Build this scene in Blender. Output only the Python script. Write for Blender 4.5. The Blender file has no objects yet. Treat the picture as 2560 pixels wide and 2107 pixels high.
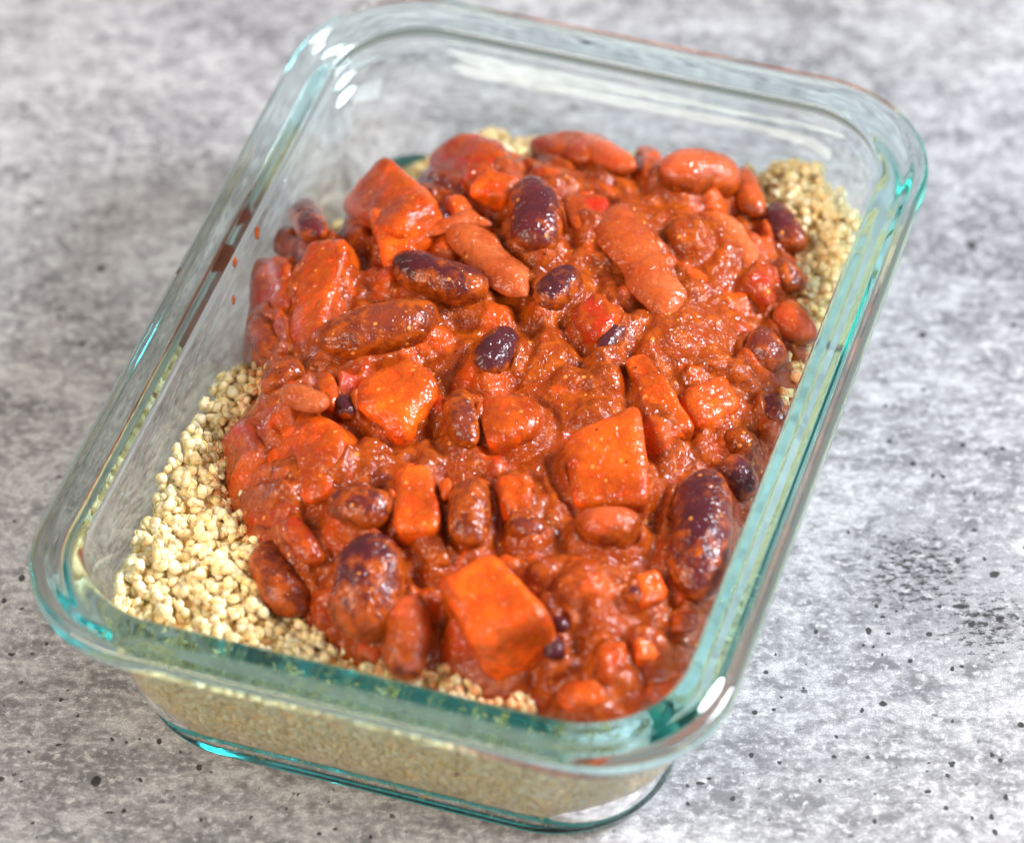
import bpy, bmesh, math, random
import numpy as np
from mathutils import Vector, Matrix, noise
random.seed(7); RNG = np.random.RandomState(11)
S = 0.01                                   # the layout is written in centimetres, the scene is in metres
scene = bpy.context.scene
COL = scene.collection

# ------------------------------------------------------------------ camera
CAM = np.array([21.6452, -61.4976, 71.3042]); YAW, PIT, ROL, FPX = -0.3342, 0.8110, -0.0244, 10490.5
D_ = np.array([math.cos(PIT)*math.sin(YAW), math.cos(PIT)*math.cos(YAW), -math.sin(PIT)])
R0 = np.array([math.cos(YAW), -math.sin(YAW), 0.0]); U0 = np.cross(R0, D_)
R_ = R0*math.cos(ROL) + U0*math.sin(ROL); U_ = -R0*math.sin(ROL) + U0*math.cos(ROL)
cam_data = bpy.data.cameras.new('camera'); cam = bpy.data.objects.new('camera', cam_data); COL.objects.link(cam)
M = Matrix(((R_[0], U_[0], -D_[0], CAM[0]*S), (R_[1], U_[1], -D_[1], CAM[1]*S), (R_[2], U_[2], -D_[2], CAM[2]*S), (0, 0, 0, 1)))
cam.matrix_world = M
cam_data.sensor_width = 36; cam_data.lens = FPX/2560*36
cam_data.clip_start = 0.02; cam_data.clip_end = 30
cam_data.dof.use_dof = True; cam_data.dof.focus_distance = 0.925; cam_data.dof.aperture_fstop = 8.0
scene.camera = cam
scene.view_settings.view_transform = 'Standard'; scene.view_settings.look = 'None'
scene.view_settings.exposure = 0.16; scene.view_settings.gamma = 1.0

# ------------------------------------------------------------------ light: a large cool window behind right, a dim warm room
world = bpy.data.worlds.new('World'); scene.world = world; world.use_nodes = True
wb = world.node_tree.nodes['Background']; wb.inputs[0].default_value = (1.0, 0.93, 0.86, 1); wb.inputs[1].default_value = 0.30
def area(name, loc, target, sx, sy, power, col):
    l = bpy.data.lights.new(name, 'AREA'); l.shape = 'RECTANGLE'; l.size = sx*S; l.size_y = sy*S; l.energy = power; l.color = col
    o = bpy.data.objects.new(name, l); COL.objects.link(o); o.location = Vector(loc)*S
    o.rotation_euler = (Vector(target)-Vector(loc)).to_track_quat('-Z', 'Y').to_euler(); return o
area('window_light', (88, 48, 82), (0, 0, 3), 36, 42, 33.0, (0.88, 0.92, 1.0))
area('side_window_light', (95, -5, 62), (0, 0, 3), 55, 45, 6.0, (0.9, 0.95, 1.0))
area('room_light', (-55, -80, 70), (0, 0, 2), 90, 60, 15.0, (1.0, 0.84, 0.68))

scene.cycles.use_denoising = True
scene.cycles.max_bounces = 40; scene.cycles.transmission_bounces = 40; scene.cycles.glossy_bounces = 40
scene.cycles.diffuse_bounces = 4; scene.cycles.sample_clamp_indirect = 60.0
scene.cycles.caustics_reflective = True; scene.cycles.caustics_refractive = True

# ------------------------------------------------------------------ helpers
def un(px, py, z):
    v = D_*FPX + R_*(px-1280) - U_*(py-1053.5); t = (z-CAM[2])/v[2]
    return CAM + t*v
def mesh_obj(name, verts, faces, mat, parent=None, origin=None, smooth=True):
    verts = np.asarray(verts, float); o3 = np.zeros(3) if origin is None else np.asarray(origin, float)
    me = bpy.data.meshes.new(name); me.from_pydata(((verts-o3)*S).tolist(), [], [list(f) for f in faces] if not isinstance(faces, list) else faces)
    if smooth: me.polygons.foreach_set('use_smooth', [True]*len(me.polygons))
    for m in (mat if isinstance(mat, (list, tuple)) else [mat]): me.materials.append(m)
    me.update()
    o = bpy.data.objects.new(name, me); COL.objects.link(o); o.location = Vector((o3*S).tolist())
    if parent: o.parent = parent
    return o
def tag(o, label, cat=None, group=None, kind=None):
    if label: o['label'] = label
    if cat: o['category'] = cat
    if group: o['group'] = group
    if kind: o['kind'] = kind
    return o

# ------------------------------------------------------------------ node helpers
class NT:
    def __init__(s, name):
        s.m = bpy.data.materials.new(name); s.m.use_nodes = True; s.t = s.m.node_tree
        s.b = s.t.nodes['Principled BSDF']; s.out = s.t.nodes['Material Output']
    def n(s, typ, **kw):
        nd = s.t.nodes.new(typ)
        for k, v in kw.items(): setattr(nd, k, v)
        return nd
    def link(s, a, b): s.t.links.new(a, b)
    def put(s, sock, v):
        if hasattr(v, 'is_linked') or hasattr(v, 'links'): s.link(v, sock)
        else: sock.default_value = v
    def math(s, op, a, b=None, clamp=False):
        nd = s.n('ShaderNodeMath', operation=op, use_clamp=clamp); s.put(nd.inputs[0], a)
        if b is not None: s.put(nd.inputs[1], b)
        return nd.outputs[0]
    def vmath(s, op, a, b=None, scale=None):
        nd = s.n('ShaderNodeVectorMath', operation=op); s.put(nd.inputs[0], a)
        if b is not None: s.put(nd.inputs[1], b)
        if scale is not None: nd.inputs['Scale'].default_value = scale
        return nd.outputs[1] if op in ('LENGTH', 'DISTANCE') else nd.outputs[0]
    def coords(s, rnd=True):
        tc = s.n('ShaderNodeTexCoord'); v = s.vmath('SCALE', tc.outputs['Object'], scale=100.0)
        if rnd:
            oi = s.n('ShaderNodeObjectInfo'); r = s.math('MULTIPLY', oi.outputs['Random'], 91.0)
            v = s.vmath('ADD', v, r)
        return v
    def noise(s, vec, scale, detail=3, rough=.5, dist=0, out=0):
        nd = s.n('ShaderNodeTexNoise'); s.link(vec, nd.inputs['Vector']); nd.inputs['Scale'].default_value = scale
        nd.inputs['Detail'].default_value = detail; nd.inputs['Roughness'].default_value = rough; nd.inputs['Distortion'].default_value = dist
        return nd.outputs[out]
    def voro(s, vec, scale, feature='F1', rand=1.0):
        nd = s.n('ShaderNodeTexVoronoi', feature=feature); s.link(vec, nd.inputs['Vector']); nd.inputs['Scale'].default_value = scale
        nd.inputs['Randomness'].default_value = rand
        return nd
    def ramp(s, v, a, b, lo=0.0, hi=1.0, smooth=True):
        nd = s.n('ShaderNodeMapRange', interpolation_type='SMOOTHSTEP' if smooth else 'LINEAR'); s.put(nd.inputs['Value'], v)
        nd.inputs['From Min'].default_value = a; nd.inputs['From Max'].default_value = b
        nd.inputs['To Min'].default_value = lo; nd.inputs['To Max'].default_value = hi
        return nd.outputs[0]
    def mix(s, f, a, b, mode='MIX'):
        nd = s.n('ShaderNodeMix', data_type='RGBA', blend_type=mode); s.put(nd.inputs[0], f)
        for sock, v in ((nd.inputs[6], a), (nd.inputs[7], b)):
            if isinstance(v, tuple): sock.default_value = (*v[:3], 1)
            else: s.link(v, sock)
        return nd.outputs[2]
    def bump(s, h, strength, dist, normal=None):
        nd = s.n('ShaderNodeBump'); nd.inputs['Strength'].default_value = strength; nd.inputs['Distance'].default_value = dist*S
        s.link(h, nd.inputs['Height'])
        if normal is not None: s.link(normal, nd.inputs['Normal'])
        return nd.outputs[0]

# ------------------------------------------------------------------ materials
def food_mat(name, colA, colB, coat, rough=0.22, sss=0.0, grain=1.0, bumpy=1.0, fleck=0.5, tinted=False, under=False, film=1.0):
    """wet food: base colour mottled A/B, partly covered (coat 0..1) by the brown-orange chili sauce"""
    q = NT(name); v = q.coords()
    n1 = q.noise(v, 0.9, 4, .55, .4); n2 = q.noise(v, 3.2, 4, .6, .3); n3 = q.noise(v, 11, 3, .6)
    base = q.mix(q.ramp(n1, .35, .65), colA, colB)
    base = q.mix(q.ramp(n3, .50, .72, 0, .45), base, tuple(min(1, c*1.6+.004) for c in colA))
    sauce = q.mix(q.ramp(n2, .32, .68), (0.14, 0.017, 0.002), (0.38, 0.066, 0.004))
    th = .67 - coat*.40
    cm = q.math('ADD', q.math('MULTIPLY', n1, .45), q.math('MULTIPLY', n2, .55))
    if under:                                   # sauce clings to the lower flanks of the beans
        sn = q.n('ShaderNodeSeparateXYZ'); q.link(q.n('ShaderNodeNewGeometry').outputs['Normal'], sn.inputs[0])
        cm = q.math('ADD', q.math('ADD', q.math('MULTIPLY', q.noise(v, .55, 3, .5, .3), .6), q.math('MULTIPLY', n2, .4)), q.math('MULTIPLY', q.math('SUBTRACT', .62, sn.outputs[2]), .22))
    mask = q.ramp(cm, th-.11, th+.07)
    col = q.mix(q.math('MULTIPLY', mask, film), base, sauce)
    vo = q.voro(v, 5.5); sel = q.math('GREATER_THAN', q.n('ShaderNodeSeparateColor').outputs[0], 2.0)
    sc = q.n('ShaderNodeSeparateColor'); q.link(vo.outputs['Color'], sc.inputs[0])
    fl = q.math('MULTIPLY', q.ramp(q.math('DIVIDE', vo.outputs['Distance'], q.math('ADD', sc.outputs[1], .35)), .14, .30, 1, 0), q.math('GREATER_THAN', sc.outputs[0], 1-.22*fleck))
    col = q.mix(q.math('MULTIPLY', fl, .75), col, (0.80, 0.27, 0.05))
    vd = q.voro(v, 3.7); sd = q.n('ShaderNodeSeparateColor'); q.link(vd.outputs['Color'], sd.inputs[0])
    dk = q.math('MULTIPLY', q.ramp(vd.outputs['Distance'], .10, .16, 1, 0), q.math('GREATER_THAN', sd.outputs[1], .86))
    col = q.mix(q.math('MULTIPLY', dk, .8), col, (0.05, 0.01, 0.006))
    if tinted:
        at_ = q.n('ShaderNodeAttribute', attribute_name='tint'); sp_ = q.n('ShaderNodeSeparateColor'); q.link(at_.outputs['Color'], sp_.inputs[0])
        for ch, c_ in ((0, (0.70, 0.085, 0.006)), (1, (0.52, 0.036, 0.006)), (2, (0.07, 0.012, 0.010))):
            col = q.mix(q.math('MULTIPLY', sp_.outputs[ch], q.ramp(cm, .40, .56, 1, .35)), col, c_)
    q.link(col, q.b.inputs['Base Color'])
    h = q.math('ADD', q.math('MULTIPLY', n3, .26*grain), q.math('MULTIPLY', q.noise(v, 24, 2, .6), .10*grain))
    h = q.math('ADD', h, q.math('MULTIPLY', n2, .7*bumpy)); h = q.math('ADD', h, q.math('MULTIPLY', fl, .35))
    h = q.math('ADD', h, q.math('MULTIPLY', mask, .30))
    q.link(q.bump(h, 0.8, 0.075), q.b.inputs['Normal'])
    hc = q.math('ADD', q.math('MULTIPLY', q.noise(v, 7.0, 1, .5, .6), 1.0 if tinted else .75), q.math('MULTIPLY', q.noise(v, 3.0, 1, .5, .3), .9*bumpy))
    q.link(q.bump(hc, 0.9, 0.10), q.b.inputs['Coat Normal'])
    q.link(q.ramp(q.noise(v, 5, 3), .3, .7, rough*.6, rough*1.7), q.b.inputs['Roughness'])
    q.b.inputs['IOR'].default_value = 1.42
    q.b.inputs['Coat Weight'].default_value = 1.0; q.b.inputs['Coat Roughness'].default_value = 0.07; q.b.inputs['Coat IOR'].default_value = 1.37; q.b.inputs['Specular IOR Level'].default_value = .06
    if sss:
        q.b.inputs['Subsurface Weight'].default_value = sss; q.b.inputs['Subsurface Radius'].default_value = (1.0, .35, .12); q.b.inputs['Subsurface Scale'].default_value = 0.0016
    return q.m
MAT = {
 'dark':   food_mat('dark_bean_skin', (0.052, 0.009, 0.013), (0.100, 0.014, 0.017), .38, .26, 0, .7, .6, .45, under=True),
 'darkest':food_mat('bare_bean_skin', (0.050, 0.010, 0.014), (0.085, 0.014, 0.018), .22, .28, 0, .6, .5, .3, under=True),
 'brown':  food_mat('sauced_bean', (0.11, 0.018, 0.013), (0.20, 0.032, 0.012), .60, .22, 0, 1, .9, .6, under=True),
 'pink':   food_mat('pale_bean_skin', (0.48, 0.088, 0.028), (0.52, 0.070, 0.014), .42, .22, .25, .4, .5, .2, under=True),
 'orange': food_mat('sweet_potato', (0.76, 0.092, 0.005), (0.54, 0.040, 0.003), .50, .26, .15, .8, .55, .7, film=.8),
 'gold':   food_mat('bare_sweet_potato', (0.80, 0.110, 0.006), (0.62, 0.052, 0.004), .36, .26, .18, .8, .6, .5, film=.8),
 'red':    food_mat('tomato', (0.42, 0.018, 0.005), (0.46, 0.036, 0.006), .55, .18, .2, .6, .8, .3, film=.8),
 'onion':  food_mat('stewed_onion', (0.48, 0.110, 0.032), (0.48, 0.062, 0.012), .50, .20, .3, .7, .7, .6, film=.62),
 'sauce':  food_mat('chili_sauce', (0.29, 0.036, 0.003), (0.43, 0.056, 0.004), .50, .17, .06, .7, .9, .8, True),
}
def glass_mat():
    q = NT('green_tinted_glass'); q.b.inputs['Base Color'].default_value = (1, 1, 1, 1)
    q.b.inputs['Transmission Weight'].default_value = 1; q.b.inputs['Roughness'].default_value = 0.0; q.b.inputs['IOR'].default_value = 1.5
    v = q.coords(False)
    a = q.n('ShaderNodeVolumeAbsorption'); a.inputs['Color'].default_value = (0.12, 0.905, 0.90, 1); a.inputs['Density'].default_value = 18
    q.link(a.outputs[0], q.out.inputs['Volume']); return q.m
def grain_mat(name, germ=False, stain=False):
    q = NT(name); v = q.coords(True); g = q.n('ShaderNodeNewGeometry')
    r = q.math('FRACT', q.math('ADD', g.outputs['Random Per Island'], q.n('ShaderNodeObjectInfo').outputs['Random']))
    if germ: col = q.mix(r, (0.90, 0.66, 0.20), (0.96, 0.84, 0.48))
    else:
        col = q.mix(q.ramp(r, 0, .45), (0.86, 0.58, 0.25), (0.89, 0.69, 0.38)); col = q.mix(q.ramp(r, .5, 1), col, (0.92, 0.79, 0.55))
        if stain: col = q.mix(q.ramp(q.noise(v, 3, 2), .3, .6, .45, .9), col, (0.70, 0.20, 0.03))
        col = q.mix(q.ramp(q.noise(v, 14, 3), .4, .7, 0, .5), col, (0.92, 0.78, 0.52))
    q.link(col, q.b.inputs['Base Color']); q.b.inputs['Roughness'].default_value = .45; q.b.inputs['Specular IOR Level'].default_value = .3
    q.b.inputs['Subsurface Weight'].default_value = .5; q.b.inputs['Subsurface Radius'].default_value = (1, .75, .4); q.b.inputs['Subsurface Scale'].default_value = .0010
    q.link(q.bump(q.noise(v, 16, 3), .6, .03), q.b.inputs['Normal']); return q.m
def body_mat():
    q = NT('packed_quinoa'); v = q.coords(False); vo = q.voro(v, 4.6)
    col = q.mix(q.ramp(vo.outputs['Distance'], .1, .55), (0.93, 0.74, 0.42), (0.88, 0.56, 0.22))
    q.link(col, q.b.inputs['Base Color']); q.b.inputs['Roughness'].default_value = .5
    q.link(q.bump(vo.outputs['Distance'], .9, -.12), q.b.inputs['Normal']); return q.m
DOTS = [(240,1952,13,1),(498,1916,8,1),(352,1949,6,1),(279,1847,5,1),(398,1852,7,1),(452,1876,4,1),(55,1445,9,1),(9,1502,7,1),(118,1609,5,1),
 (30,1634,9,.5),(152,1749,5,1),(194,1790,4,1),(73,1877,4,1),(316,1855,4,1),(504,2048,5,1),(628,2043,4,1),(745,1984,3.5,1),(310,2028,8,.6),(275,2030,14,.15),
 (926,2092,5,1),(2406,1112,8,1),(2223,1103,7,1),(2282,1158,7,1),(2357,1192,7,1),(2333,1189,6,.8),(2464,1133,5,1),(2436,1233,5,1),(2485,1436,13,.6),
 (2394,1402,7,1),(2461,1397,6,1),(2260,1402,6,1),(2171,1577,8,1),(2274,1652,7,.8),(2205,1636,4,1),(1914,1679,5,1),(2206,1758,11,.6),(2155,1775,6,1),
 (1886,1781,7,.8),(1936,1772,5,1),(1878,1887,7,1),(1948,1906,5,1),(1749,1957,11,.5),(1718,1964,5,1),(1718,2009,5,1),(2318,1978,9,.6),(2382,1910,7,1),
 (2479,1886,6,1),(2500,1899,6,1),(2552,1812,7,1),(2381,1671,6,1),(2514,1992,7,1),(2488,2080,8,1),(2430,2044,6,1),(2478,2041,6,1),(2187,2053,6,1),
 (2306,838,10,1),(2430,613,15,.7),(2297,738,7,1),(2534,814,9,.8),(2215,1015,6,1),(1456,182,14,.8),(252,671,13,.7),(206,859,11,.6),(67,440,13,.6),
 (58,267,11,1),(2400,1515,22,.3),(2500,1545,12,.6),(2430,1560,10,.8),(1620,1920,5,1),(2090,1840,5,1),(2010,1720,4,1),(2120,1330,6,1),(2050,1950,5,1)]
def table_mat():
    q = NT('grey_concrete_board'); v = q.coords(False)
    # the board's brushed direction runs across the photograph
    ang = math.atan2(R_[1], R_[0]) - .02
    rt = q.n('ShaderNodeVectorRotate', rotation_type='Z_AXIS'); q.link(v, rt.inputs['Vector']); rt.inputs['Angle'].default_value = -ang
    st = q.vmath('MULTIPLY', rt.outputs[0], (.28, 1.0, 1.0)); st2 = q.vmath('MULTIPLY', rt.outputs[0], (.06, 1.0, 1.0)); st3 = q.vmath('MULTIPLY', rt.outputs[0], (.5, 1, 1))
    big = q.noise(st3, .42, 3, .55, .5); mid = q.noise(q.vmath('MULTIPLY', rt.outputs[0], (.7, 1, 1)), 1.9, 6, .68, .4); mot = q.noise(q.vmath('MULTIPLY', rt.outputs[0], (.85, 1, 1)), 5.2, 6, .72, .3)
    brush = q.noise(st, 6.0, 6, .75, .2); fine = q.noise(st2, 11, 6, .8); tiny = q.noise(v, 26, 4, .75)
    f = q.math('ADD', q.math('MULTIPLY', big, .22), q.math('MULTIPLY', mid, .38)); f = q.math('ADD', f, q.math('MULTIPLY', mot, .30)); f = q.math('ADD', f, q.math('MULTIPLY', brush, .10))
    col = q.mix(q.ramp(f, .435, .56, smooth=False), (0.13, 0.133, 0.145), (0.48, 0.485, 0.50))
    col = q.mix(q.ramp(mot, .53, .63, 0, .8), col, (0.57, 0.575, 0.575))
    col = q.mix(q.ramp(q.noise(v, 3.6, 7, .8, .6), .53, .63, 0, .7), col, (0.16, 0.16, 0.18))
    col = q.mix(q.ramp(fine, .56, .72, 0, .5), col, (0.58, 0.58, 0.575))
    col = q.mix(q.ramp(brush, .47, .36, 0, .45), col, (0.17, 0.165, 0.165))
    col = q.mix(q.ramp(tiny, .47, .58, .0, .6), col, (0.19, 0.18, 0.175))
    col = q.mix(q.ramp(q.noise(v, 9, 3, .7), .60, .72, 0, .35), col, (0.36, 0.31, 0.27))
    # scattered pin holes
    wv = q.vmath('ADD', v, q.vmath('SCALE', q.noise(v, 6, 2, out=1), scale=.12))
    pit = None
    for scl, thr, rad in ((1.35, .72, .055), (2.6, .80, .06), (4.5, .86, .07)):
        vo = q.voro(wv, scl); sc = q.n('ShaderNodeSeparateColor'); q.link(vo.outputs['Color'], sc.inputs[0])
        size = q.math('MULTIPLY', sc.outputs[1], rad*scl)
        p = q.math('MULTIPLY', q.math('LESS_THAN', vo.outputs['Distance'], size), q.math('GREATER_THAN', sc.outputs[0], thr))
        pit = p if pit is None else q.math('MAXIMUM', pit, p)
    pit = q.math('MULTIPLY', pit, q.ramp(q.noise(v, .35, 2), .42, .56))
    sep = q.n('ShaderNodeSeparateXYZ'); q.link(q.vmath('SUBTRACT', wv, (.06, .06, .06)), sep.inputs[0])
    rt2 = q.n('ShaderNodeVectorRotate', rotation_type='Z_AXIS'); q.link(q.vmath('SUBTRACT', wv, (.06, .06, .06)), rt2.inputs['Vector']); rt2.inputs['Angle'].default_value = -ang
    for (px, py, r, asp) in DOTS:
        c = un(px, py, 0); ca, sa = math.cos(-ang), math.sin(-ang); cx, cy = ca*c[0]-sa*c[1], sa*c[0]+ca*c[1]
        d = q.vmath('MULTIPLY', q.vmath('SUBTRACT', rt2.outputs[0], (cx, cy, 0)), (1, 1/asp/1.0*.72, 0))
        p = q.ramp(q.vmath('LENGTH', d), r/108*.75, r/108*1.05, 1, 0)
        pit = q.math('MAXIMUM', pit, p)
    # two smudged clusters of tiny pits on the right
    for (px, py, R) in ((2290, 1430, 2.9), (2470, 1560, 2.2)):
        c = un(px, py, 0)
        m = q.ramp(q.vmath('DISTANCE', v, (float(c[0]), float(c[1]), 0.0)), R*.1, R, 1, 0)
        sp = q.ramp(q.math('ADD', q.noise(st3, 7, 6, .8), q.math('MULTIPLY', m, .14)), .635, .675)
        pit = q.math('MAXIMUM', pit, q.math('MULTIPLY', sp, q.math('POWER', m, .5)))
        col = q.mix(q.math('MULTIPLY', m, q.ramp(mid, .45, .6, 0, .5)), col, (0.16, 0.16, 0.17))
    col = q.mix(q.math('MULTIPLY', pit, .93), col, (0.022, 0.020, 0.020))
    q.link(col, q.b.inputs['Base Color']); q.b.inputs['Roughness'].default_value = .55; q.b.inputs['Specular IOR Level'].default_value = .35
    h = q.math('SUBTRACT', q.math('ADD', q.math('MULTIPLY', brush, .5), q.math('MULTIPLY', tiny, .3)), q.math('MULTIPLY', pit, 1.5))
    q.link(q.bump(h, .35, .03), q.b.inputs['Normal']); return q.m
GLASS = glass_mat(); GRAIN = grain_mat('quinoa_seed'); GERM = grain_mat('quinoa_germ', True); STAIN = grain_mat('sauce_stained_quinoa', False, True); BODY = body_mat()

# ------------------------------------------------------------------ the table
nx = 40; g = np.linspace(-150, 150, nx+1); V = [(x, y, 0) for y in g for x in g]
F = [(j*(nx+1)+i, j*(nx+1)+i+1, (j+1)*(nx+1)+i+1, (j+1)*(nx+1)+i) for j in range(nx) for i in range(nx)]
tag(mesh_obj('tabletop', V, F, table_mat()), 'mottled grey concrete tabletop with dark pin holes', kind='structure')

# ------------------------------------------------------------------ the glass container
W, L, RAD, H = 15.5, 21.694, 3.09, 5.23
def rrect(hw, hl, r, nc=28, ns=10, nl=14):
    r = min(r, hw-.01, hl-.01); pts = []
    cs = [(hw-r, hl-r, 0), (-hw+r, hl-r, 90), (-hw+r, -hl+r, 180), (hw-r, -hl+r, 270)]
    for k, (cx, cy, a0) in enumerate(cs):
        for i in range(nc+1):
            a = math.radians(a0+90*i/nc); pts.append((cx+r*math.cos(a), cy+r*math.sin(a)))
        nxt = cs[(k+1) % 4]; a = math.radians(a0+90); p0 = pts[-1]; p1 = (nxt[0]+r*math.cos(math.radians(nxt[2])), nxt[1]+r*math.sin(math.radians(nxt[2])))
        n = nl if k % 2 else ns
        for i in range(1, n): pts.append((p0[0]+(p1[0]-p0[0])*i/n, p0[1]+(p1[1]-p0[1])*i/n))
    return pts
# profile: (inset from the outermost edge, z, corner radius)
PROF = [(3.4,.02,1.7),(2.9,.018,1.85),(2.634,.014,2.0),(2.284,.012,2.2),(2.104,.04,2.4),(1.737,.25,2.6),(1.667,.52,2.68),(1.617,.95,2.74),(1.327,1.8,2.78),(1.151,2.8,2.8),(.874,3.7,2.82),(.626,4.15,2.85),
 (.55,4.36,2.87),(.46,4.45,2.9),(.32,4.49,2.95),(.14,4.55,3.0),(.04,4.64,3.06),(.0,4.76,3.09),(.0,4.93,3.09),(.04,5.04,3.06),(.13,5.10,3.0),(.26,5.13,2.9),
 (.36,5.19,2.82),(.44,5.225,2.74),(.54,5.23,2.66),(.72,5.21,2.54),(.92,5.17,2.38),(1.06,5.11,2.28),(1.12,5.03,2.22),(1.15,4.85,2.2),(1.26,4.4,2.2),(1.402,3.2,2.2),(1.541,1.9,2.15),(1.661,1.1,2.05),
 (1.841,.65,1.95),(2.091,.349,1.8),(2.8,.269,1.6),(3.1,.269,1.5),(3.4,.269,1.4)]
def inner_inset(z): 
    p = sorted([(a[1], a[0]) for a in PROF[28:]]); return float(np.interp(z, [t[0] for t in p], [t[1] for t in p]))
def build_glass():
    # refine the profile with a Catmull-Rom pass
    P = np.array(PROF); out = []
    for i in range(len(P)-1):
        p0, p1, p2, p3 = P[max(i-1, 0)], P[i], P[i+1], P[min(i+2, len(P)-1)]
        for t in (0, .25, .5, .75): out.append(.5*((2*p1)+(-p0+p2)*t+(2*p0-5*p1+4*p2-p3)*t*t+(-p0+3*p1-3*p2+p3)*t**3))
    out.append(P[-1]); V = []; n = None
    for o, z, r in out:
        ring = rrect(W/2-o, L/2-o, r); n = len(ring); V += [(x, y, z) for x, y in ring]
    F = []
    for k in range(len(out)-1):
        for i in range(n): F.append((k*n+i, k*n+(i+1) % n, (k+1)*n+(i+1) % n, (k+1)*n+i))
    # close bottom and floor with shrinking rings
    def cap(base, o, z, r, flip):
        prev = base
        for s_ in (.8, .55, .3, .1):
            ring = rrect((W/2-o)*s_, (L/2-o)*s_, r*s_); st = len(V); V.extend([(x, y, z) for x, y in ring])
            for i in range(n):
                f = (prev+i, prev+(i+1) % n, st+(i+1) % n, st+i); F.append(f[::-1] if flip else f)
            prev = st
        f = list(range(prev, prev+n)); F.append(f[::-1] if flip else f)
    cap(0, out[0][0], out[0][1], out[0][2], True); cap((len(out)-1)*n, out[-1][0], out[-1][1], out[-1][2], False)
    o = mesh_obj('glass_container', V, [list(f) for f in F], GLASS, origin=(0, 0, 0))
    bm = bmesh.new(); bm.from_mesh(o.data); bmesh.ops.recalc_face_normals(bm, faces=bm.faces); bm.to_mesh(o.data); bm.free()
    for p in o.data.polygons: p.use_smooth = True
    return o
tag(build_glass(), 'rectangular clear glass food container with thick green tinted rim', 'food container')

# ------------------------------------------------------------------ chili outline and heights
def fractal(x, y, sc, seed=0, oct=3):
    out = np.zeros_like(x)
    for k in range(oct):
        f = sc*2**k
        rs = np.random.RandomState(seed*17+k); ph = rs.rand(8, 3)*6.28; a = rs.rand(8)*6.28
        s = sum(np.sin((np.cos(a[i])*x+np.sin(a[i])*y)*f*(.7+.6*ph[i, 1]/6.28)+ph[i, 0]) for i in range(8))/3.2
        out += s*.5**k
    return out
POLY = [tuple(un(px, py, z)[:2]) for px, py, z in [(1290,1760,3.7),(1180,1715,3.7),(1080,1670,3.7),(960,1640,3.7),(860,1600,3.7),(760,1520,3.7),(660,1420,3.7),(610,1330,3.8),(570,1200,3.9),(555,1110,4.0),(560,1050,4.0),(640,950,4.0),(650,890,4.0),(630,840,4.2),(612,760,4.3),
   (612,660,4.4),(690,590,4.5),(740,520,4.5),(830,500,4.5),(950,370,4.5),(1030,380,4.5),(1110,300,4.5),(1250,310,4.4),(1400,315,4.4),(1550,320,4.4),(1650,350,4.4),(1780,360,4.4),(1860,410,4.3),
   (1900,490,4.2),(1990,560,4.1),(1990,720,4.0),(2020,830,3.9),(2000,960,3.8)]] + [(6.75, 0.5), (6.75, -9.8), (1.9, -9.9)]
POLY = np.array(POLY)
def sdist(x, y):
    x = np.asarray(x, float); y = np.asarray(y, float); d = np.full(x.shape, 1e9); ins = np.zeros(x.shape, bool); n = len(POLY)
    for i in range(n):
        ax, ay = POLY[i]; bx, by = POLY[(i+1) % n]; ex, ey = bx-ax, by-ay
        t = np.clip(((x-ax)*ex+(y-ay)*ey)/(ex*ex+ey*ey), 0, 1); d = np.minimum(d, np.hypot(x-ax-t*ex, y-ay-t*ey))
        c = ((ay > y) != (by > y)); xi = np.where(c, (bx-ax)*(y-ay)/np.where(by == ay, 1e-9, by-ay)+ax, 0); ins ^= (c & (x < xi))
    return np.where(ins, d, -d)
def hbase(x, y):
    x = np.asarray(x, float); y = np.asarray(y, float); s = sdist(x, y); tau = np.interp(x, [-5, 4], [.8, 1.7])
    h = 3.45+1.65*(1-np.exp(-np.maximum(s, 0)/tau))
    h = h-np.maximum(0, (np.abs(y+.5)-5.5))*.05
    return np.where(s < 0, 3.45+s*5.0, h)
def at(px, py, lift=0.0):
    z = 4.6
    for _ in range(14):
        p = un(px, py, z); z = .5*z+.5*(max(3.5, float(hbase(p[0], p[1])))+lift)
    return un(px, py, z)

# ------------------------------------------------------------------ food pieces
def cube_sphere(n):
    vid = {}; V = []; F = []
    def vert(p):
        k = tuple(round(c*1000) for c in p)
        if k not in vid: vid[k] = len(V); V.append(p)
        return vid[k]
    t = [math.tan(math.pi/4*(2*i/n-1)) for i in range(n+1)]
    for ax in range(3):
        for sg in (-1, 1):
            for i in range(n):
                for j in range(n):
                    q = []
                    for a, b in ((t[i], t[j]), (t[i+1], t[j]), (t[i+1], t[j+1]), (t[i], t[j+1])):
                        p = [0, 0, 0]; p[ax] = sg; p[(ax+1) % 3] = a; p[(ax+2) % 3] = b; q.append(vert(tuple(p)))
                    F.append(tuple(q if sg > 0 else q[::-1]))
    return np.array(V), F
CV, CF = cube_sphere(14)
SPH = CV/np.linalg.norm(CV, axis=1)[:, None]
PIECES = []                                  # (x, y, rx, ry, angle, ztop) for the sauce meniscus
def wrinkle(P, C, amp, sc, seed):
    off = Vector((seed*3.7, seed*1.3, seed*2.1)); out = P.copy()
    d = P-C; ln = np.linalg.norm(d, axis=1)[:, None]; d = d/np.maximum(ln, 1e-6)
    for i in range(len(P)):
        v = Vector(P[i].tolist()); k = noise.noise(v*sc+off)*amp+noise.noise(v*sc*2.7+off)*amp*.45+noise.noise(v*sc*7+off)*amp*.16
        out[i] += d[i]*k
    return out
def frame(p1, p2):
    a = p2-p1; ln = np.linalg.norm(a); a = a/ln; up = np.array([0, 0, 1.0]); b = np.cross(up, a); b /= np.linalg.norm(b); c = np.cross(a, b); return a, b, c, ln
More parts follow.
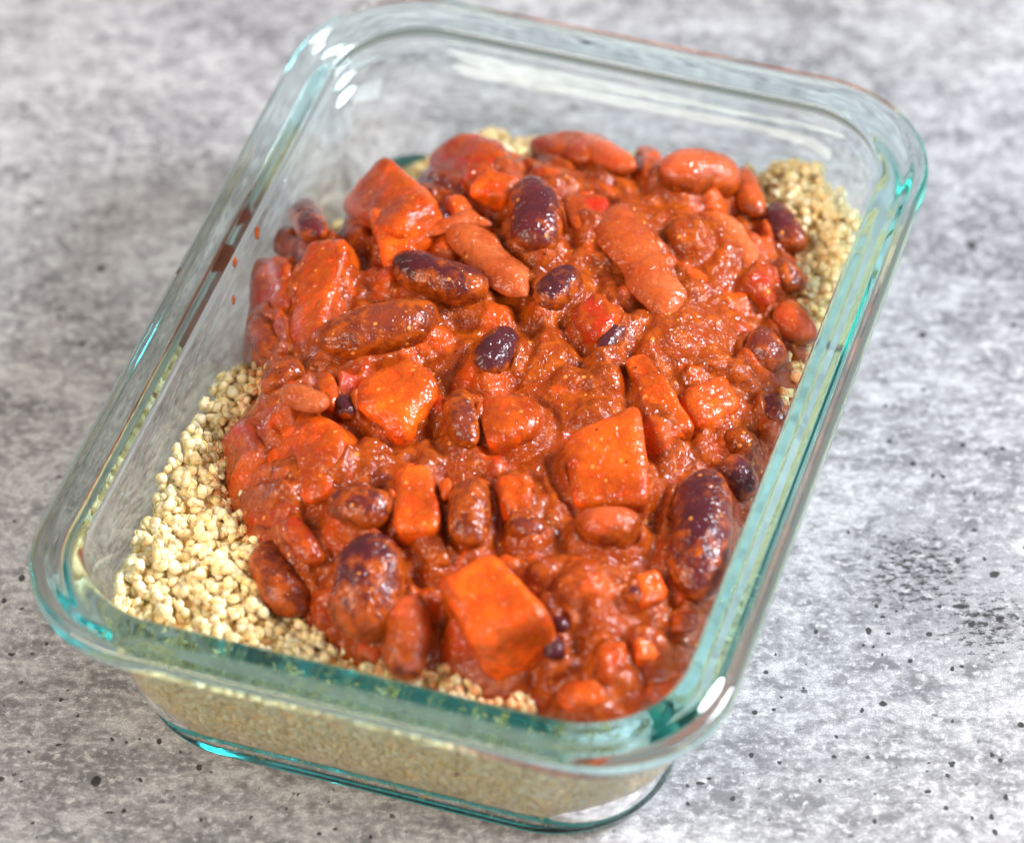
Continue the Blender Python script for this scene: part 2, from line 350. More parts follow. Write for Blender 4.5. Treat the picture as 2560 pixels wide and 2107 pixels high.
cnt = [0]
def bean(name, label, cat, group, mat, e1, e2, wpx, lift=.12, bend=.16, thick=.85, tip=0.0):
    cnt[0] += 1; w = wpx/108
    lift = lift*1.05; p1, p2 = at(*e1, lift), at(*e2, lift); p1[2] += tip; p2[2] -= tip
    a, b, c, ln = frame(p1, p2); C = (p1+p2)/2
    hl = max(ln/2, w*.5); x, y, z = SPH[:, 0], SPH[:, 1], SPH[:, 2]
    # fuller ends than an ellipsoid, kidney bend and a hilum dent on the inner side
    X = np.sign(x)*np.abs(x)**.92*hl; taper = 1+.06*x
    Y = y*w/2*taper + bend*w*(x*x-.35); Y = Y + np.where(y > 0, -1, 0)*0 - np.exp(-(x/.35)**2)*np.clip(y*-1, 0, 1)*w*-.10
    Z = z*w/2*thick*taper
    P = C + X[:, None]*a + Y[:, None]*b + Z[:, None]*c
    P = wrinkle(P, C, .035*w+.012, 1.5/max(w, .5), cnt[0])
    o = mesh_obj(name, P, CF, MAT[mat], origin=C); tag(o, label, cat, group)
    PIECES.append((C[0], C[1], hl, w/2, math.atan2(a[1], a[0]), C[2])); return o
def chunk(name, label, cat, group, mat, quad, lifts=.35, depth=1.1, r=.30, amp=.075, taper=.95):
    cnt[0] += 1
    if not isinstance(lifts, (list, tuple)): lifts = [lifts]*4
    qa = np.array(quad, float); qa = qa.mean(0)+(qa-qa.mean(0))*1.10
    T = np.array([at(px, py, l*1.18+.05) for (px, py), l in zip(qa, lifts)])
    n = np.cross(T[1]-T[0], T[3]-T[0])+np.cross(T[3]-T[2], T[1]-T[2]); n /= np.linalg.norm(n); n = n if n[2] > 0 else -n
    n = n*.75+np.array([0, 0, .25]); Cq = T.mean(0); B = Cq+(T-Cq)*taper-n*depth
    r = min(.8, r+.19); amp = amp*1.5
    inner = np.clip(CV, -(1-r), 1-r); dd = CV-inner; dl = np.linalg.norm(dd, axis=1)[:, None]; Q = inner+r*dd/np.maximum(dl, 1e-9)
    u, v, w = (Q[:, 0:1]+1)/2, (Q[:, 1:2]+1)/2, (Q[:, 2:3]+1)/2
    top = (1-u)*(1-v)*T[0]+u*(1-v)*T[1]+u*v*T[2]+(1-u)*v*T[3]; bot = (1-u)*(1-v)*B[0]+u*(1-v)*B[1]+u*v*B[2]+(1-u)*v*B[3]
    P = top*w+bot*(1-w); C = P.mean(0); P = wrinkle(P, C, amp, 1.3, cnt[0])
    o = mesh_obj(name, P, CF, MAT[mat], origin=C); 
    bm = bmesh.new(); bm.from_mesh(o.data); bmesh.ops.recalc_face_normals(bm, faces=bm.faces); bm.to_mesh(o.data); bm.free()
    tag(o, label, cat, group)
    e = T[1]-T[0]; f = T[3]-T[0]; PIECES.append((Cq[0], Cq[1], np.linalg.norm(T[1]-T[0]+T[2]-T[3])/4, np.linalg.norm(f+T[2]-T[1])/4, math.atan2(e[1], e[0]), Cq[2]-.2)); return o
def strip(name, label, cat, group, mat, path, widths, lift=.25, thick=.13, arch=.32, amp=.07):
    """a curved slice following a path: arched cross-section, rounded ends"""
    cnt[0] += 1; pts = np.array([at(px, py, lift) for px, py in path]); n = len(pts); m = 44; k = 20
    tt = np.linspace(0, n-1, m); cur = np.array([[np.interp(t, range(n), pts[:, c]) for c in range(3)] for t in tt])
    for _ in range(6): cur[1:-1] = (cur[:-2]+2*cur[1:-1]+cur[2:])/4
    wd = np.interp(tt, range(n), np.array(widths)/108/2*(1.15)); s = np.linspace(-1, 1, m); wd = wd*np.sqrt(np.clip(1-np.abs(s)**5, 0.0, 1))+.004
    V = []
    for i in range(m):
        tg = cur[min(i+1, m-1)]-cur[max(i-1, 0)]; tg /= np.linalg.norm(tg); b = np.cross((0, 0, 1.0), tg); b /= np.linalg.norm(b); c = np.cross(tg, b)
        e = (1-abs(s[i])**8)
        for j in range(k):
            a = 2*math.pi*j/k; yy = math.cos(a); zz = math.sin(a)*thick/2*e*(1 if abs(yy) < .8 else .9)
            V.append(cur[i]+b*yy*wd[i]*(1+.09*math.sin(i*.33+2*math.copysign(1, yy)+cnt[0]))+c*(zz+arch*wd[i]*(1-yy*yy)*(1+.35*math.sin(i*.17+cnt[0]))))
    F = [(i*k+j, i*k+(j+1) % k, (i+1)*k+(j+1) % k, (i+1)*k+j) for i in range(m-1) for j in range(k)]
    F += [tuple(range(k))[::-1], tuple((m-1)*k+j for j in range(k))]
    P = np.array(V); C = P.mean(0); P = wrinkle(P, C, amp, 2.2, cnt[0])
    o = mesh_obj(name, P, [list(f) for f in F], MAT[mat], origin=C)
    bm = bmesh.new(); bm.from_mesh(o.data); bmesh.ops.recalc_face_normals(bm, faces=bm.faces); bm.to_mesh(o.data); bm.free()
    return tag(o, label, cat, group)
B, K, SP, TM, ON = 'kidney_bean', 'bean', 'sweet_potato_chunk', 'tomato_piece', 'onion_slice'
GB, GP, GT, GO = 'kidney beans in the chili', 'sweet potato chunks in the chili', 'tomato pieces in the chili', 'onion slices in the chili'
b_ = lambda mat, e1, e2, w, label, **k: bean(B, label, K, GB, mat, e1, e2, w, **k)
p_ = lambda mat, quad, label, **k: chunk(SP, label, 'sweet potato', GP, mat, quad, **k)
t_ = lambda mat, quad, label, **k: chunk(TM, label, 'tomato', GT, mat, quad, **k)
# --- beans (end, end, width in photograph pixels, then the label)
b_('dark', (752,510), (790,590), 92, 'small dark bean at the far left edge, against the tall orange chunk', lift=.35)
b_('brown', (640,790), (690,895), 80, 'reddish brown bean hanging over the left edge below the red tomato', lift=.15)
b_('dark', (1322,462), (1350,620), 142, 'upright glossy maroon bean nearest the back, sauce smeared round its base', lift=.34, bend=.05, tip=.15)
b_('pink', (1440,350), (1575,425), 92, 'pinkish bean at the back, lying along the rolled tomato skin', lift=.35)
b_('dark', (975,655), (1215,735), 128, 'large dark bean with an orange sauce blob and a yellow seed on top', lift=.30)
b_('dark', (1440,672), (1350,770), 98, 'small purple bean directly right of the long orange slice', lift=.22, bend=.05)
b_('brown', (785,865), (1098,790), 150, 'long sauce coated bean below the large dark bean on the left', lift=.32)
b_('darkest', (1278,825), (1200,930), 98, 'small blackish bean alone in the middle of the sauce', lift=.24, bend=.05)
b_('darkest', (1575,790), (1500,880), 58, 'black bean sliver showing beside the red chunk', lift=.12)
b_('brown', (665,985), (750,905), 92, 'smooth orange brown bean at the left above the pale onion lump', lift=.22)
b_('brown', (1142,975), (1168,1115), 84, 'brown bean with a grey shine beside the glossy central chunk', lift=.20)
b_('pink', (1440,1308), (1605,1322), 108, 'plump orange bean just below the square cut chunk', lift=.26, thick=.9)
b_('dark', (1765,1175), (1735,1495), 165, 'biggest speckled maroon bean beside the right glass wall', lift=.42, bend=.10)
b_('darkest', (1815,1140), (1865,1250), 100, 'blackish bean behind the biggest maroon bean at the right wall', lift=.24, bend=.05)
b_('pink', (1655,432), (1845,448), 155, 'big smooth salmon coloured bean at the back right', lift=.42, bend=.06)
b_('pink', (1848,425), (1892,540), 80, 'narrow pink bean leaning on the big salmon bean', lift=.30)
b_('dark', (1922,515), (1992,625), 98, 'dark bean at the back right corner touching the quinoa', lift=.25)
b_('brown', (1935,650), (1990,735), 95, 'brown red bean on the right edge below the back corner dark bean', lift=.18)
b_('brown', (1705,565), (1740,625), 70, 'dark brown bean tip poking from sauce right of the onion', lift=.12)
b_('brown', (1875,830), (1950,925), 108, 'grainy dark brown bean ringed by shiny sauce on the right', lift=.25)
b_('pink', (1955,755), (2015,865), 105, 'red brown bean pressed at the right edge above the rim', lift=.25)
b_('dark', (1928,985), (1935,1065), 66, 'small dark bean next to the right wall, above the orange corner', lift=.12)
b_('brown', (1820,1090), (1880,1120), 78, 'dark brown lump of bean above the two maroon beans', lift=.08)
b_('dark', (815,1262), (985,1280), 122, 'rounded purple brown bean above the largest purple bean', lift=.24)
b_('brown', (1182,1195), (1168,1365), 104, 'upright brown bean directly behind the big front cube', lift=.30)
b_('dark', (935,1335), (900,1605), 192, 'largest purple bean at the front left', lift=.40, bend=.06)
b_('pink', (1025,1480), (1008,1700), 118, 'smooth orange bean standing between the purple bean and the front cube', lift=.30, bend=.05)
b_('brown', (648,1360), (745,1540), 118, 'red and purple bean along the left edge above the quinoa', lift=.15)
b_('red', (715,1295), (795,1410), 72, 'slim red bean crossing the gap at the left', lift=.30)
b_('darkest', (845,990), (875,1045), 56, 'tiny dark bean in the hollow left of the glossy orange chunk', lift=.05)
b_('dark', (1560,1470), (1600,1500), 46, 'dark bean skin scrap beside the small orange cube at lower right', lift=.10)
b_('dark', (1388,1540), (1412,1580), 44, 'purple bean scrap touching the right side of the front cube', lift=.12)
b_('darkest', (1372,1590), (1395,1650), 58, 'dark round bean stuck to the lower right of the front cube', lift=.20)
b_('pink', (890,1620), (965,1640), 62, 'orange bean end showing beneath the largest purple bean', lift=.02)
b_('brown', (1270,1315), (1360,1330), 66, 'small brown bean left of the plump orange bean', lift=.10)
# --- sweet potato
p_('orange', [(840,500),(948,372),(1080,488),(960,570)], 'tall triangular orange chunk at the upper left', lifts=[.45,1.1,.8,.75], depth=1.9, r=.2)
p_('gold', [(922,520),(992,515),(1048,640),(955,660)], 'orange wedge leaning in front of the tall triangular chunk', lifts=[.55,.60,.25,.2], depth=.9)
p_('orange', [(752,600),(862,600),(790,840),(702,870)], 'long orange wedge standing at the left edge', lifts=[.55,.60,.25,.05], depth=1.1, r=.28)
p_('red', [(1050,395),(1140,308),(1275,345),(1180,465)], 'rounded red orange chunk at the very back', lifts=[.4,.8,.6,.3], depth=1.2, r=.45)
p_('gold', [(1165,475),(1222,405),(1305,437),(1265,500)], 'bright orange chunk between the back chunk and the upright maroon bean', lifts=[.35,.6,.5,.3], depth=.9)
p_('orange', [(1110,490),(1150,478),(1195,520),(1135,535)], 'small orange lump left of the upright maroon bean', lifts=.25, depth=.6, r=.5)
p_('gold', [(868,970),(1000,875),(1105,950),(1000,1085)], 'glossy golden chunk left of centre below the long coated bean', lifts=[.35,.42,.38,.25], depth=1.0, r=.4)
p_('orange', [(628,1000),(845,1045),(790,1235),(592,1245)], 'big smooth orange chunk at the left edge above the quinoa', lifts=[.40,.70,.30,.0], depth=1.4, r=.3)
p_('red', [(590,1240),(720,1235),(700,1320),(600,1320)], 'dark orange chunk tucked under the big left chunk', lifts=[.15,.25,.15,.0], depth=1.0, r=.4)
p_('orange', [(1190,985),(1330,965),(1365,1045),(1225,1100)], 'shiny red orange chunk in the centre of the chili', lifts=.38, depth=1.0, r=.42)
p_('orange', [(1415,1085),(1595,1005),(1622,1245),(1440,1250)], 'square cut deep orange chunk right of centre', lifts=[.50,.78,.45,.15], depth=1.2, r=.16, amp=.03)
p_('orange', [(1562,895),(1620,880),(1738,1060),(1655,1085)], 'long orange stick pointing toward the lower right', lifts=[.35,.50,.35,.25], depth=.9, r=.22)
p_('orange', [(1705,970),(1815,925),(1855,1010),(1755,1060)], 'sauce covered orange chunk between the orange stick and the right wall', lifts=.28, depth=.9, r=.35)
p_('gold', [(985,1165),(1080,1160),(1098,1300),(988,1318)], 'short orange block with a streak of shine above the front gap', lifts=[.3,.3,.4,.4], depth=1.0, r=.22)
p_('brown', [(1028,1355),(1090,1320),(1125,1390),(1078,1435)], 'brown chunk in the shaded gap behind the front cube', lifts=.12, depth=.8, r=.35)
p_('gold', [(1088,1440),(1225,1370),(1368,1520),(1190,1600)], 'large bright orange cube at the front', lifts=[.88,.88,1.32,1.44], depth=2.2, r=.17, amp=.035, taper=1.0)
p_('gold', [(1588,1432),(1642,1422),(1665,1480),(1608,1505)], 'small orange cube left of the biggest maroon bean', lifts=.25, depth=.6, r=.3)
p_('orange', [(1488,1600),(1572,1585),(1565,1655),(1515,1690)], 'orange wedge in the front right sauce', lifts=.28, depth=.7, r=.35)
p_('orange', [(1395,1700),(1500,1690),(1520,1760),(1400,1770)], 'lumpy orange chunk at the front glass', lifts=.22, depth=.7, r=.5, amp=.09)
p_('orange', [(1690,1515),(1750,1510),(1755,1565),(1695,1575)], 'soft orange lump near the right wall at the front', lifts=.2, depth=.6, r=.5)
p_('gold', [(1590,1575),(1640,1565),(1655,1625),(1600,1640)], 'pale shiny orange lump beside the front orange wedge', lifts=.22, depth=.6, r=.5)
p_('orange', [(785,925),(835,930),(840,1000),(790,1000)], 'small round orange lump behind the pale onion lump', lifts=.25, depth=.6, r=.6)
p_('gold', [(1870,1140),(1930,1080),(1935,1140),(1880,1170)], 'golden corner piece against the right glass', lifts=-.15, depth=.5, r=.4)
p_('orange', [(1580,355),(1640,350),(1660,410),(1600,420)], 'brown orange lump behind the big salmon bean', lifts=.35, depth=.7, r=.6)
# --- tomato
t_('red', [(612,645),(705,635),(712,760),(618,790)], 'bright red tomato cube at the left edge', lifts=[.35,.45,.3,.1], depth=1.0, r=.35, amp=.08)
t_('red', [(672,575),(730,545),(745,610),(690,630)], 'red tomato scrap behind the left dark bean', lifts=.2, depth=.7, r=.5)
t_('red', [(1402,488),(1512,480),(1522,565),(1440,582)], 'flat red tomato piece right of the upright maroon bean', lifts=.22, depth=.6, r=.3, amp=.07)
t_('red', [(1425,780),(1488,712),(1562,765),(1500,850)], 'pinkish red tomato cube above the black sliver', lifts=[.25,.40,.42,.25], depth=.9, r=.35)
t_('red', [(542,1085),(622,1042),(645,1135),(562,1170)], 'shiny red tomato piece sticking out over the quinoa', lifts=[.1,.3,.3,.0], depth=.8, r=.4)
t_('red', [(1862,690),(1902,635),(1938,665),(1935,760)], 'orange red tomato piece on the right shoulder', lifts=[.3,.45,.4,.3], depth=.8, r=.3)
t_('red', [(1300,335),(1400,318),(1540,322),(1480,385)], 'rolled red tomato skin along the back edge', lifts=[.3,.5,.45,.35], depth=.9, r=.5, amp=.08)
t_('red', [(765,1470),(845,1450),(850,1545),(790,1560)], 'crushed red tomato piece at the left of the largest purple bean', lifts=.15, depth=.8, r=.4, amp=.09)
t_('orange', [(1228,1182),(1332,1170),(1322,1248),(1268,1275)], 'soft red orange tomato piece behind the square chunk', lifts=.28, depth=.8, r=.4, amp=.09)
t_('orange', [(1095,1190),(1130,1180),(1140,1235),(1100,1245)], 'tiny orange tomato bit right of the short orange block', lifts=.3, depth=.5, r=.6)
# --- onion and skins
strip('onion_slice', 'long curled pale onion slice right of the purple bean', 'onion', GO, 'onion', [(1548,505),(1556,590),(1612,670),(1652,740),(1668,795)], [80,118,98,108,55], lift=.24, arch=.16, thick=.30, amp=.10)
strip('onion_slice', 'wide orange onion slice running down from the small bean to the middle', 'onion', GO, 'onion', [(1125,560),(1175,600),(1225,650),(1270,700),(1318,740)], [60,92,100,98,55], lift=.24, thick=.2)
strip('onion_slice', 'thin orange sliver lying behind the wide orange onion slice', 'onion', GO, 'onion', [(1035,590),(1100,570),(1170,548),(1228,562)], [26,46,52,20], lift=.25, thick=.18)
bean('onion_piece', 'pale pink onion lump on top of the big left chunk', 'onion', GO, 'onion', (700,978), (820,1015), 70, lift=.62, bend=.1)
strip('bean_skin', 'loose wrinkled dark bean skin beside the triangular chunk', 'bean skin', None, 'darkest', [(1012,520),(1060,528),(1118,545)], [40,60,30], lift=.20, thick=.12)
strip('onion_slice', 'onion layer curving over the sauce at the right shoulder', 'onion', GO, 'onion', [(1745,535),(1810,560),(1860,620),(1872,680)], [40,60,60,30], lift=.18, thick=.16)

# ------------------------------------------------------------------ the sauce
def inside_wall(x, y, z, gap=.06):
    ins = np.interp(z, *zip(*sorted([(a[1], a[0]) for a in PROF[28:]])))+gap
    hw, hl, r = W/2-ins, L/2-ins, 2.15
    dx, dy = np.abs(x)-(hw-r), np.abs(y)-(hl-r)
    return np.where((dx > 0) & (dy > 0), np.hypot(dx, dy)-r, np.maximum(dx, dy)-r)      # < 0 inside
def sauce_field(X, Y):
    h = hbase(X, Y); rs = np.random.RandomState(5); s = sdist(X, Y); X0, Y0 = X, Y; X, Y = X+.09*fractal(X, Y, 3.2, 31, 2), Y+.09*fractal(X, Y, 3.2, 37, 2)
    lum = np.full(X.shape, 0.0); tint = np.zeros(X.shape+(4,)); tint[..., 3] = 1
    spots = [(1690,825,1.5,.85,.30),(1795,620,1.4,.95,.32),(1432,939,.5,.4,.22),(1513,945,.6,.5,.28),(1440,620,.7,.5,.15),(1620,620,.7,.5,.15),(1650,1220,.6,.5,.2),(1340,880,.8,.6,.16),
             (1070,780,.7,.5,.12),(860,700,.8,.6,.15),(1480,1440,.7,.5,.2),(1420,1480,.6,.4,.2),(1650,1350,.5,.6,.2),(1480,1520,.6,.5,.18),(1100,1120,.6,.5,.15),(880,1150,.9,.6,.2),(1560,560,.7,.5,.1)]
    for px, py, a, b, z in spots:
        p = at(px, py, .1); spots_ang = rs.rand()*3.14; dx, dy = X-p[0], Y-p[1]; ca, sa = math.cos(spots_ang), math.sin(spots_ang)
        q = ((dx*ca+dy*sa)/a)**2+((-dx*sa+dy*ca)/b)**2; lum = np.maximum(lum, np.where(q < 1, np.sqrt(np.clip(1-q, 0, 1))*z*1.25, -9))
    for _ in range(520):
        x0, y0 = rs.uniform(-6.4, 6.4), rs.uniform(-9.5, 8.6); a = rs.choice([rs.uniform(.10, .28), rs.uniform(.25, .55)]); b = a*rs.uniform(.55, .95); z = rs.uniform(.38, .75)*b; an = rs.rand()*3.14
        dx, dy = X-x0, Y-y0; ca, sa = math.cos(an), math.sin(an)
        q = ((dx*ca+dy*sa)/a)**2+((-dx*sa+dy*ca)/b)**2; k = np.where(q < 1, np.sqrt(np.clip(1-q, 0, 1))*z, -9); m = k > lum; lum = np.where(m, k, lum); c = rs.choice([-1, 0, 1, 2], p=[.46, .34, .10, .10]); st_ = rs.uniform(.4, 1)
        tint[..., :3][m] = 0
        if c >= 0: tint[..., c][m] = (np.clip(1-q, 0, 1)**.35*st_)[m]
    lum = np.maximum(lum, 0); X, Y = X0, Y0
    for _ in range(2):
        lum[1:-1, 1:-1] = (lum[1:-1, 1:-1]*4+lum[:-2, 1:-1]+lum[2:, 1:-1]+lum[1:-1, :-2]+lum[1:-1, 2:])/8
    n = fractal(X, Y, 1.1, 3, 3)*.07+fractal(X, Y, 4.5, 4, 3)*.036+fractal(X, Y, 15, 6, 2)*.012
    men = np.zeros(X.shape)
    for (x0, y0, rx, ry, an, zt) in PIECES:
        dx, dy = X-x0, Y-y0; ca, sa = math.cos(an), math.sin(an); q = np.sqrt(((dx*ca+dy*sa)/rx)**2+((-dx*sa+dy*ca)/ry)**2)+1e-6
        d = (q-1)*min(rx, ry)
        men += .13*np.exp(-(np.maximum(d, -.02)/.11)**2) - .12*np.exp(-((d-.25)/.13)**2)
    return h+lum+n*np.clip(.4+s, 0, 1)+np.clip(men, -.26, .2), tint
step = .045; gx = np.arange(-7, 7.01, step); gy = np.arange(-10, 9.6, step); X, Y = np.meshgrid(gx, gy); Z, TINT = sauce_field(X, Y); SD = sdist(X, Y)
wallz = inside_wall(X, Y, np.clip(Z, 1.2, 4.9)); keep = (SD > -.35) & (wallz < .06)
# pull border vertices back onto the wall
idx = -np.ones(X.shape, int); idx[keep] = np.arange(keep.sum())
push = np.clip(wallz, 0, None); nxv = X/np.hypot(X/1, Y/1.3+1e-6)
VX = X-np.sign(X)*push*(np.abs(X) > 5); VY = Y-np.sign(Y)*push*(np.abs(Y) > 8.2)
V = np.stack([VX[keep], VY[keep], Z[keep]], 1); TV = TINT[keep].tolist()
A, Bq, Cq_, Dq = idx[:-1, :-1], idx[:-1, 1:], idx[1:, 1:], idx[1:, :-1]; ok = (A >= 0) & (Bq >= 0) & (Cq_ >= 0) & (Dq >= 0)
F = np.stack([A[ok], Bq[ok], Cq_[ok], Dq[ok]], 1).tolist()
# skirt: drop the open border down so the sauce is a body, not a sheet
from collections import Counter
ec = Counter(); 
for f in F:
    for i in range(4): ec[(f[i], f[(i+1) % 4])] += 1
bord = [e for e in ec if (e[1], e[0]) not in ec]; low = {}
V = V.tolist()
for a, b in bord:
    for i in (a, b):
        if i not in low:
            low[i] = len(V); v = V[i]; V.append([v[0]*.965, v[1]*.97, max(v[2]-.7, 2.9) if (v[0] > 5.3 or v[1] < -8.2) else min(v[2]-.9, 1.2)]); TV.append(TV[i])
for a, b in bord: F.append([b, a, low[a], low[b]])
sauce = mesh_obj('chili_sauce', V, F, MAT['sauce'], origin=(0, 0, 3.5)); sauce.data.color_attributes.new('tint', 'FLOAT_COLOR', 'POINT').data.foreach_set('color', np.array(TV).ravel()); tag(sauce, 'thick brown orange chili sauce mounded over the quinoa', 'chili sauce')
# dried splashes on the inside of the left wall
for k, (px, py, r, lab) in enumerate([(640,582,.13,'highest of the three dried orange sauce drops on the left inner wall'),(584,655,.10,'middle one of the three dried sauce drops on the left inner wall'),(582,750,.09,'lowest of the three dried sauce drops on the left inner wall')]):
    z = 4.3
    for _ in range(20):
        p = un(px, py, z); xi = -(W/2-inner_inset(z)); z += (p[0]-xi)*-.8 if False else 0
        # the wall point on this ray: step z so that x meets the wall
        z = z+(xi-p[0])*-1.2 if False else z
        q1 = un(px, py, z+.01); gdx = (q1[0]-p[0])/.01; z = min(4.95, max(2.5, z+(xi-p[0])/gdx*.7))
    p = un(px, py, z); xi = -(W/2-inner_inset(z)); P = SPH*np.array([.035, r*.9, r*1.5]); P = P+np.array([xi+.02, p[1], z])
    P = wrinkle(P, P.mean(0), .02, 6, 50+k)
    tag(mesh_obj('sauce_drop', P, CF, MAT['sauce'], origin=P.mean(0)), lab, 'sauce drop', 'sauce drops on the left inner wall')

# ------------------------------------------------------------------ the quinoa
def hq(x, y):
    sm = lambda v, a, b: (lambda t: t*t*(3-2*t))(np.clip((v-a)/(b-a), 0, 1))
    return 3.35+.16*fractal(x, y, 2.2, 21, 2)+.10*np.sin(x*1.3+y*.8)-2.1*sm(y, -1.2, 2.0)*sm(-x, 2.8, 5.0)-.75*sm(y, 6.0, 8.5)*sm(-x, -5, -2)*(1-sm(-x, 2.8, 5.0))
st = .2; gx = np.arange(-6.8, 6.81, st); gy = np.arange(-9.8, 9.81, st); X, Y = np.meshgrid(gx, gy); Zt = hq(X, Y)-.22
rings = []; V = []; F = []
zs = [.42, .55, .9, 1.5, 2.2, 2.9]; nr = None
for z in zs:
    ins = inner_inset(z)+.14; rg = rrect(W/2-ins, L/2-ins, 2.0); nr = len(rg); V += [(x, y, min(z, float(hq(np.array(x), np.array(y)))-.22)) for x, y in rg]
for k in range(len(zs)-1):
    for i in range(nr): F.append([k*nr+i, k*nr+(i+1) % nr, (k+1)*nr+(i+1) % nr, (k+1)*nr+i])
prev = (len(zs)-1)*nr
for s_ in (.995, .97, .93, .87, .8, .7, .55, .4, .2, .08):
    ins = inner_inset(3.0)+.16; rg = rrect((W/2-ins)*s_, (L/2-ins)*s_, 2.0*s_); s0 = len(V)
    for x, y in rg: V.append((x, y, float(hq(np.array(x), np.array(y)))-.06))
    for i in range(nr): F.append([prev+i, prev+(i+1) % nr, s0+(i+1) % nr, s0+i])
    prev = s0
F.append(list(range(prev, prev+nr))); F.append(list(range(nr))[::-1])
bed = mesh_obj('quinoa_bed', V, F, BODY, origin=(0, 0, .5)); tag(bed, 'bed of cooked pale yellow quinoa under and beside the chili', 'quinoa')

def ico(sub):
    bm = bmesh.new(); bmesh.ops.create_icosphere(bm, subdivisions=sub, radius=1); v = np.array([x.co[:] for x in bm.verts]); f = [tuple(q.index for q in p.verts) for p in bm.faces]; bm.free(); return v, f
def grain_template(sub, seed, seg=14, ns=6, curl=True):
    rs = np.random.RandomState(seed); v, f = ico(sub); v = v.copy()
    k = 1+.16*np.sin(v[:, 0]*2.6+seed)*np.cos(v[:, 1]*3.1+seed)+.10*np.sin(v[:, 2]*6+seed*2)*np.sin(v[:, 0]*5)+.03*rs.randn(len(v)); v = v*k[:, None]*np.array([1.0, .96, .78]); mats = [0]*len(f)
    f = [tuple(q) for q in f]
    if curl:                       # the pale germ: a thin ring hugging the equator, its end lifting off
        base = len(v); ring = []; a0 = rs.rand()*6.28; span = rs.uniform(3.6, 5.6); lift = rs.uniform(.0, .9)
        for i in range(seg+1):
            t = i/seg; a = a0+span*t; R = 1.06+lift*max(0, t-.65)*1.6; c = np.array([math.cos(a)*R, math.sin(a)*R*.95, .10*math.sin(t*3)]); nrm = np.array([math.cos(a), math.sin(a), 0]); th = .12*(math.sin(math.pi*min(1, max(.08, t*.96+.03)))**.4)
            for j in range(ns):
                b = 2*math.pi*j/ns; ring.append(c+nrm*math.cos(b)*th+np.array([0, 0, 1])*math.sin(b)*th*1.3)
        v = np.vstack([v, ring])
        for i in range(seg):
            for j in range(ns): f.append((base+i*ns+j, base+i*ns+(j+1) % ns, base+(i+1)*ns+(j+1) % ns, base+(i+1)*ns+j)); mats.append(1)
    return v, f, mats
def rot(rs):
    q = rs.randn(4); q /= np.linalg.norm(q); w, x, y, z = q
    return np.array([[1-2*(y*y+z*z), 2*(x*y-z*w), 2*(x*z+y*w)], [2*(x*y+z*w), 1-2*(x*x+z*z), 2*(y*z-x*w)], [2*(x*z-y*w), 2*(y*z+x*w), 1-2*(x*x+y*y)]])
rs = np.random.RandomState(3); tops = []
def project(p):
    d = p-CAM; z = d@D_; return 1280+FPX*(d@R_)/z, 1053.5-FPX*(d@U_)/z
n_try = 0
while len(tops) < 4500 and n_try < 40000:
    n_try += 1; x, y = rs.uniform(-6.5, 6.5), rs.uniform(-9.6, 9.6); z = float(hq(np.array(x), np.array(y)))+.16*math.sin(x*5.5+3*math.sin(y*4))*math.cos(y*5.3)+rs.uniform(-.12, .17)
    if rs.rand() < .10: z += rs.uniform(0, .16)
    if float(inside_wall(x, y, z, .13)) > 0 or float(sdist(x, y)) > .45: continue
    tops.append((x, y, z, rs.uniform(.100, .145)))
walls = []
n_try = 0
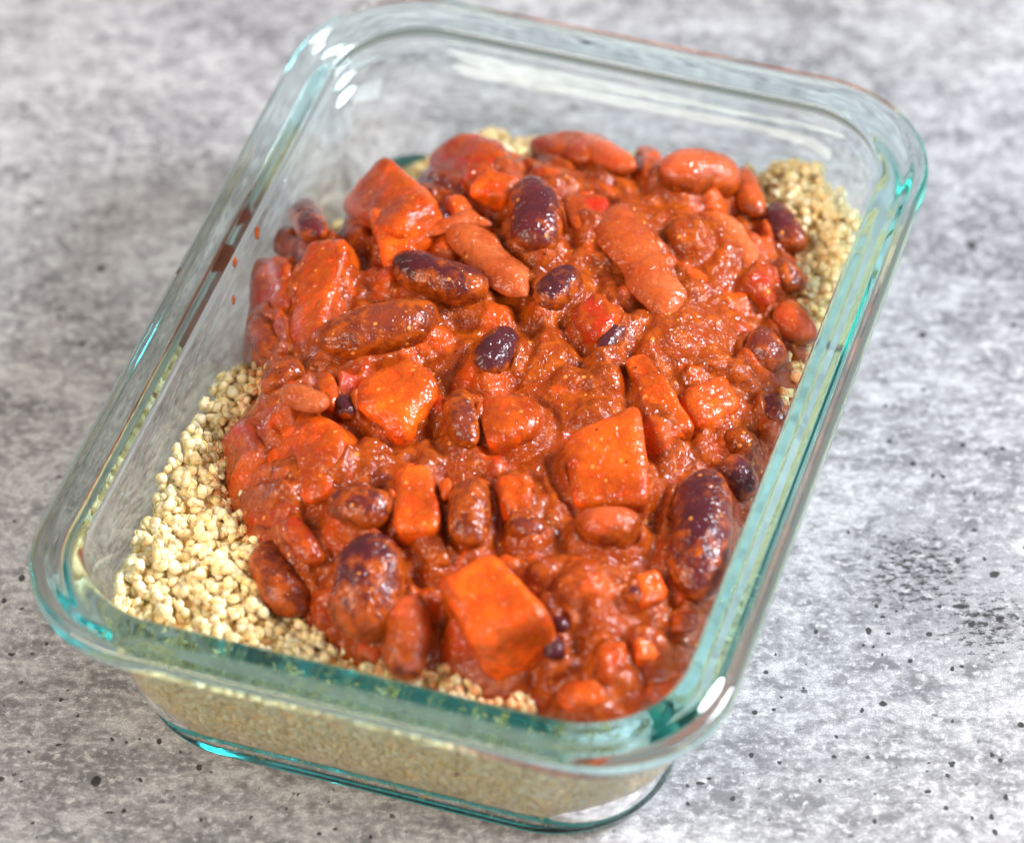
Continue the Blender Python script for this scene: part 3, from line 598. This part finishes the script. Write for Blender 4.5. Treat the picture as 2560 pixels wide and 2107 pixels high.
while len(walls) < 2600:
    # against the front wall and round its two corners, and thinly along the sides
    z = rs.uniform(.50, 3.35); ins = inner_inset(z)+rs.uniform(.12, .17); hw, hl, r = W/2-ins, L/2-ins, 2.1
    if rs.rand() < .8: x = rs.uniform(-hw, hw); y = -hl
    else: x = rs.choice([-hw, hw]); y = rs.uniform(-hl, -hl+6)
    dx, dy = abs(x)-(hw-r), abs(y)-(hl-r)
    if dx > 0 and dy > 0:
        a = math.atan2(dy, dx); x = math.copysign(hw-r+r*math.cos(a), x); y = math.copysign(hl-r+r*math.sin(a), y)
    walls.append((x, y, z, rs.uniform(.11, .155)))
vis = []
for t in tops:
    px, py = project(np.array(t[:3])); s = float(sdist(t[0], t[1]))
    if s < .0 and py > 1150 and px < 1000 and t[1] < -2: vis.append((t[2]-float(hq(np.array(t[0]), np.array(t[1]))), t))
vis.sort(key=lambda a: -a[0]); single = [v[1] for v in vis[:300]]; sset = set(single)
TPL = [grain_template(2, 100+i) for i in range(6)]; LOW = [grain_template(1, 200+i, 8, 3) for i in range(6)]
gm = []
for i, (v, f, m) in enumerate(TPL):
    me = bpy.data.meshes.new('quinoa_grain'); me.from_pydata((v*.11*S).tolist(), [], f); me.materials.append(GRAIN); me.materials.append(GERM)
    me.polygons.foreach_set('material_index', m); me.polygons.foreach_set('use_smooth', [True]*len(f)); me.update(); gm.append(me)
for i, (x, y, z, r) in enumerate(single):
    o = bpy.data.objects.new('quinoa_grain', gm[i % 6]); COL.objects.link(o); o.parent = bed
    o.matrix_local = Matrix.Translation(Vector((x*S, y*S, (z-.5)*S))) @ Matrix(rot(rs).tolist()).to_4x4() @ Matrix.Scale(r/.11, 4)
def joined(name, items, tpl, parent):
    VV = []; FF = []; MM = []; n = 0
    xy = np.array([t[:2] for t in items]); stn = (sdist(xy[:, 0], xy[:, 1]) > -.28) & (np.random.RandomState(2).rand(len(items)) < .6) if name == 'loose_grains' else np.zeros(len(items), bool)
    for i, (x, y, z, r) in enumerate(items):
        v, f, m = tpl[i % len(tpl)]; m = [(2 if (k == 0 and stn[i]) else k) for k in m]; VV.append((v*r)@rot(rs).T+np.array([x, y, z])); FF += [tuple(a+n for a in q) for q in f]; MM += m; n += len(v)
    o = mesh_obj(name, np.vstack(VV), FF, [GRAIN, GERM, STAIN], origin=(0, 0, .5)); o.location = (0, 0, 0); o.parent = parent
    o.data.polygons.foreach_set('material_index', MM); o['kind'] = 'stuff'; return o
joined('loose_grains', [t for t in tops if t not in sset], TPL, bed)
joined('packed_grains', walls, LOW, bed)
